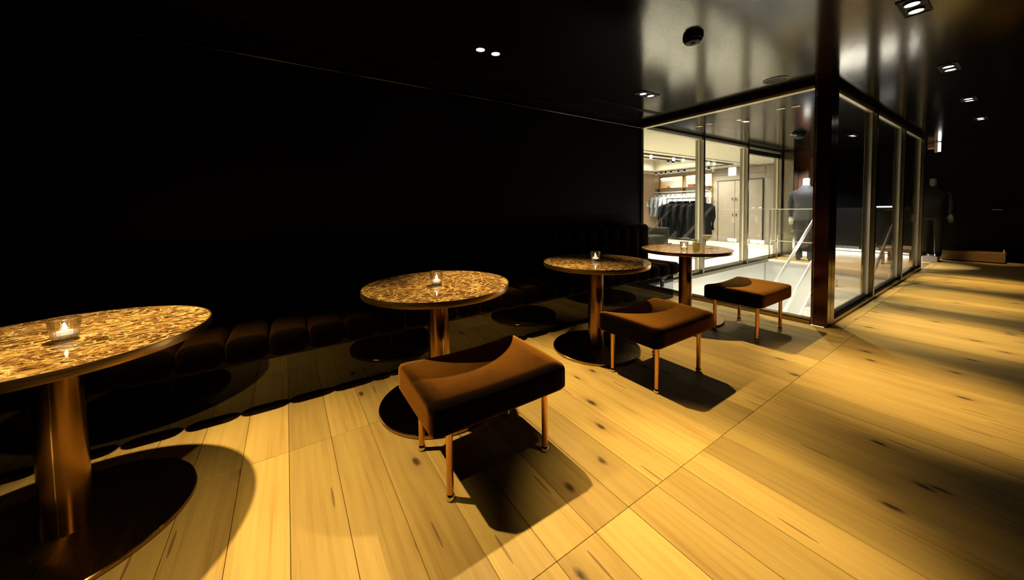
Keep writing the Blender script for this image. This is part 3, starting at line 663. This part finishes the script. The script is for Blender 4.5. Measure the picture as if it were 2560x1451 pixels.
# ------------------------------------------------------------------ table ware
ZT_ = .7418
def make_candle(loc, lab):
    t = thing('candle_glass', lab, 'candle holder', loc, 0, 'candle glasses on the tables')
    bm = bmesh.new()
    lathe(bm, [(.030, 0), (.0325, .004), (.0415, .078), (.0400, .080), (.0375, .0785), (.0335, .040), (.0285, .022), (.020, .0165)], 20, cap=True); obj('tumbler', bm, CUT, t)
    bm = bmesh.new(); lathe(bm, [(.019, .0175), (.0195, .019), (.0195, .033), (.018, .034)], 20); wx = obj('tealight', bm, WAX, t, smooth=True)
    bm = bmesh.new(); tube(bm, [(0, 0, .034), (.001, 0, .042)], .0012, 6); obj('wick', bm, BLACK, wx)
    bm = bmesh.new(); lathe(bm, [(.0008, .041), (.0038, .045), (.0042, .049), (.0022, .057), (.0004, .064)], 10); obj('flame', bm, plain('flame', (1, .7, .3), .5, 0, 70, (1, .78, .45)), wx, smooth=True)
    return t
c0 = make_candle((-.692, 1.951, ZT_), 'glass tumbler candle on the table at the left edge')
dup(c0, (.748, 1.982, ZT_), 'glass tumbler candle on the table behind the nearest stool', .3)
dup(c0, (2.176, 2.03, ZT_), 'glass tumbler candle alone on the table behind the middle stool', .7)
dup(c0, (3.463, 1.995, ZT_), 'glass tumbler candle beside the yellow drink on the far table', 1.1)
hb = thing('highball_drink', 'tall glass of yellow iced drink with mint on the far table', 'drink', (3.29, 1.775, ZT_))
bm = bmesh.new(); lathe(bm, [(.027, 0), (.029, .003), (.0345, .128), (.0325, .128), (.0275, .010), (.020, .009)], 28); obj('glass', bm, STEM, hb, smooth=True)
bm = bmesh.new(); lathe(bm, [(.0255, .012), (.0312, .098), (.030, .099)], 28); obj('drink', bm, DRINK, hb, smooth=True)
for (x, y, z, a) in ((.008, .004, .106, .3), (-.012, -.008, .104, .9), (.002, .014, .115, .5)):
    bm = B(-.012, .012, -.012, .012, -.012, .012, bev=.003); obj('ice_cube', bm, STEM, hb, (x, y, z), rot=(a, a*.5, a))
for a in (2.2, 2.9, 1.6):
    bm = bmesh.new(); L = .045; dx, dy = math.cos(a)*L, math.sin(a)*L
    vs = [bm.verts.new(v) for v in ((0, 0, 0), (dx*.5-dy*.2, dy*.5+dx*.2, .014), (dx, dy, .008), (dx*.5+dy*.2, dy*.5-dx*.2, .014), (dx*.5, dy*.5, .017), (dx*.5, dy*.5, .011))]
    for f in ((0, 1, 4), (1, 2, 4), (2, 3, 4), (3, 0, 4), (0, 5, 1), (1, 5, 2), (2, 5, 3), (3, 5, 0)): bm.faces.new([vs[i] for i in f])
    obj('mint_leaf', bm, MINT, hb, (-.006, .006, .112))
cp_ = thing('coupe_cocktail', 'stemmed cocktail coupe of pale drink on the far table', 'cocktail glass', (3.715, 1.885, ZT_))
bm = bmesh.new(); lathe(bm, [(.034, 0), (.034, .002), (.005, .006), (.0032, .012), (.0032, .088), (.006, .094)], 28); obj('stem', bm, STEM, cp_, smooth=True)
bm = bmesh.new(); lathe(bm, [(.004, .094), (.020, .102), (.042, .124), (.052, .147), (.0505, .147), (.041, .126), (.019, .104), (.004, .097)], 32); obj('bowl', bm, STEM, cp_, smooth=True)
bm = bmesh.new(); lathe(bm, [(.003, .0985), (.018, .106), (.039, .127), (.0475, .141), (.046, .1415)], 32); obj('drink', bm, DRINK2, cp_, smooth=True)

# ------------------------------------------------------------------ ceiling fittings
def downlight(x, y, lab, grp, hw=.148, hd=.058, tilt=0, rr=.031, sep=.066):
    t = thing('twin_downlight', lab, 'downlight', (x, y, ZC), 0, grp)
    bm = bmesh.new()
    for a in ((-hw, hw, -hd, -hd+.008), (-hw, hw, hd-.008, hd), (-hw, -hw+.008, -hd, hd), (hw-.008, hw, -hd, hd)): box(bm, *a, -.006, 0)
    obj('frame', bm, BLACK, t)
    obj('backing', B(-hw+.008, hw-.008, -hd+.008, hd-.008, -.0025, 0), BLACK, t)
    for s in (-1, 1):
        bm = bmesh.new(); lathe(bm, [(rr+.006, -.012), (rr+.006, 0)], 24, cap=False); lathe(bm, [(rr+.001, 0), (rr+.001, -.012), (rr+.006, -.012)], 24, cap=False)
        lp = obj('lamp', bm, BLACKSHINE, t, (s*sep, 0, 0), True)
        bm = bmesh.new(); lathe(bm, [(rr*.5, -.0075), (rr, -.0065), (rr, -.0055)], 24); obj('lens', bm, LENS, lp)
    return t
downlight(1.325, 2.31, 'twin downlight in the black ceiling above the second table', 'twin downlights over the tables')
downlight(3.27, 2.305, 'twin downlight where the dark ceiling meets the reflecting part', 'twin downlights over the tables')
downlight(3.255, .427, 'large twin downlight at the top right edge of the picture', 'twin downlights over the aisle')
for x, nm in ((4.994, 'second twin downlight from the top in the aisle row at right'), (6.735, 'third twin downlight from the top in the aisle row at right'), (8.435, 'fourth and smallest twin downlight in the aisle row at right')):
    downlight(x, .435, nm, 'twin downlights over the aisle')
sd = thing('smoke_detector', 'round black detector on the shiny ceiling above the middle stool', 'detector', (2.45, 1.355, ZC))
bm = bmesh.new(); lathe(bm, [(.030, -.052), (.052, -.048), (.060, -.028), (.066, -.026), (.068, 0)], 8, phase=.3); obj('body', bm, BLACK, sd)
bm = bmesh.new(); lathe(bm, [(.014, -.060), (.018, -.052)], 12); obj('sensor', bm, BLACK, sd)
sp = thing('ceiling_hatch_disc', 'recessed round disc in the shiny ceiling near the glass wall', 'ceiling disc', (3.995, 1.395, ZC))
bm = bmesh.new(); lathe(bm, [(.105, 0), (.105, -.004), (.088, -.004), (.086, 0)], 40, cap=False); obj('ring', bm, BLACKSHINE, sp, smooth=True)
bm = bmesh.new(); lathe(bm, [(.084, -.0015), (.084, 0)], 40); obj('disc', bm, plain('dark_disc', (.02, .010, .007), .7), sp)
sl_ = thing('linear_air_slot', 'long thin black air slot in the ceiling parallel to the black wall', 'air slot', (1.6, 2.716, ZC))
for y in (-.026, .0, .026): obj('fin', B(-2.6, 2.52, y-.004, y+.004, -.006, 0), BLACKSHINE if y else BLACK, sl_)
obj('throat', B(-2.6, 2.52, -.022, .022, -.0015, 0), BLACK, sl_)
for i, (x, y, lit, nm) in enumerate(((5.283, 2.817, 0, 'left round ring of the far pair in the stairwell ceiling'), (5.261, 2.658, 0, 'right round ring of the far pair in the stairwell ceiling'), (5.24, 1.772, 0, 'left round ring of the pair near the corner post'), (5.281, 1.63, 0, 'right round ring of the pair near the corner post'), (5.594, 2.303, 1, 'small lit ring alone in the stairwell ceiling'))):
    t = thing('recessed_downlight', nm, 'downlight', (x, y, ZC), 0, 'round stairwell downlights'); r = .055 if not lit else .04
    bm = bmesh.new(); lathe(bm, [(r, 0), (r, -.005), (r*.86, -.005), (r*.84, 0)], 28, cap=False); obj('ring', bm, CHROME, t, smooth=True)
    bm = bmesh.new(); lathe(bm, [(r*.8, -.0015), (r*.8, 0)], 28); obj('lens', bm, HEADW if lit else TRIM, t)
pj = thing('stairwell_camera', 'black dome fitting on the stairwell ceiling above the mannequin', 'dome', (7.3, 2.2, ZC))
bm = bmesh.new(); lathe(bm, [(.02, -.10), (.06, -.085), (.085, -.045), (.09, 0)], 24); obj('dome', bm, BLACK, pj, smooth=True)
bm = bmesh.new(); lathe(bm, [(.10, -.012), (.10, 0)], 24); obj('collar', bm, BLACK, pj)
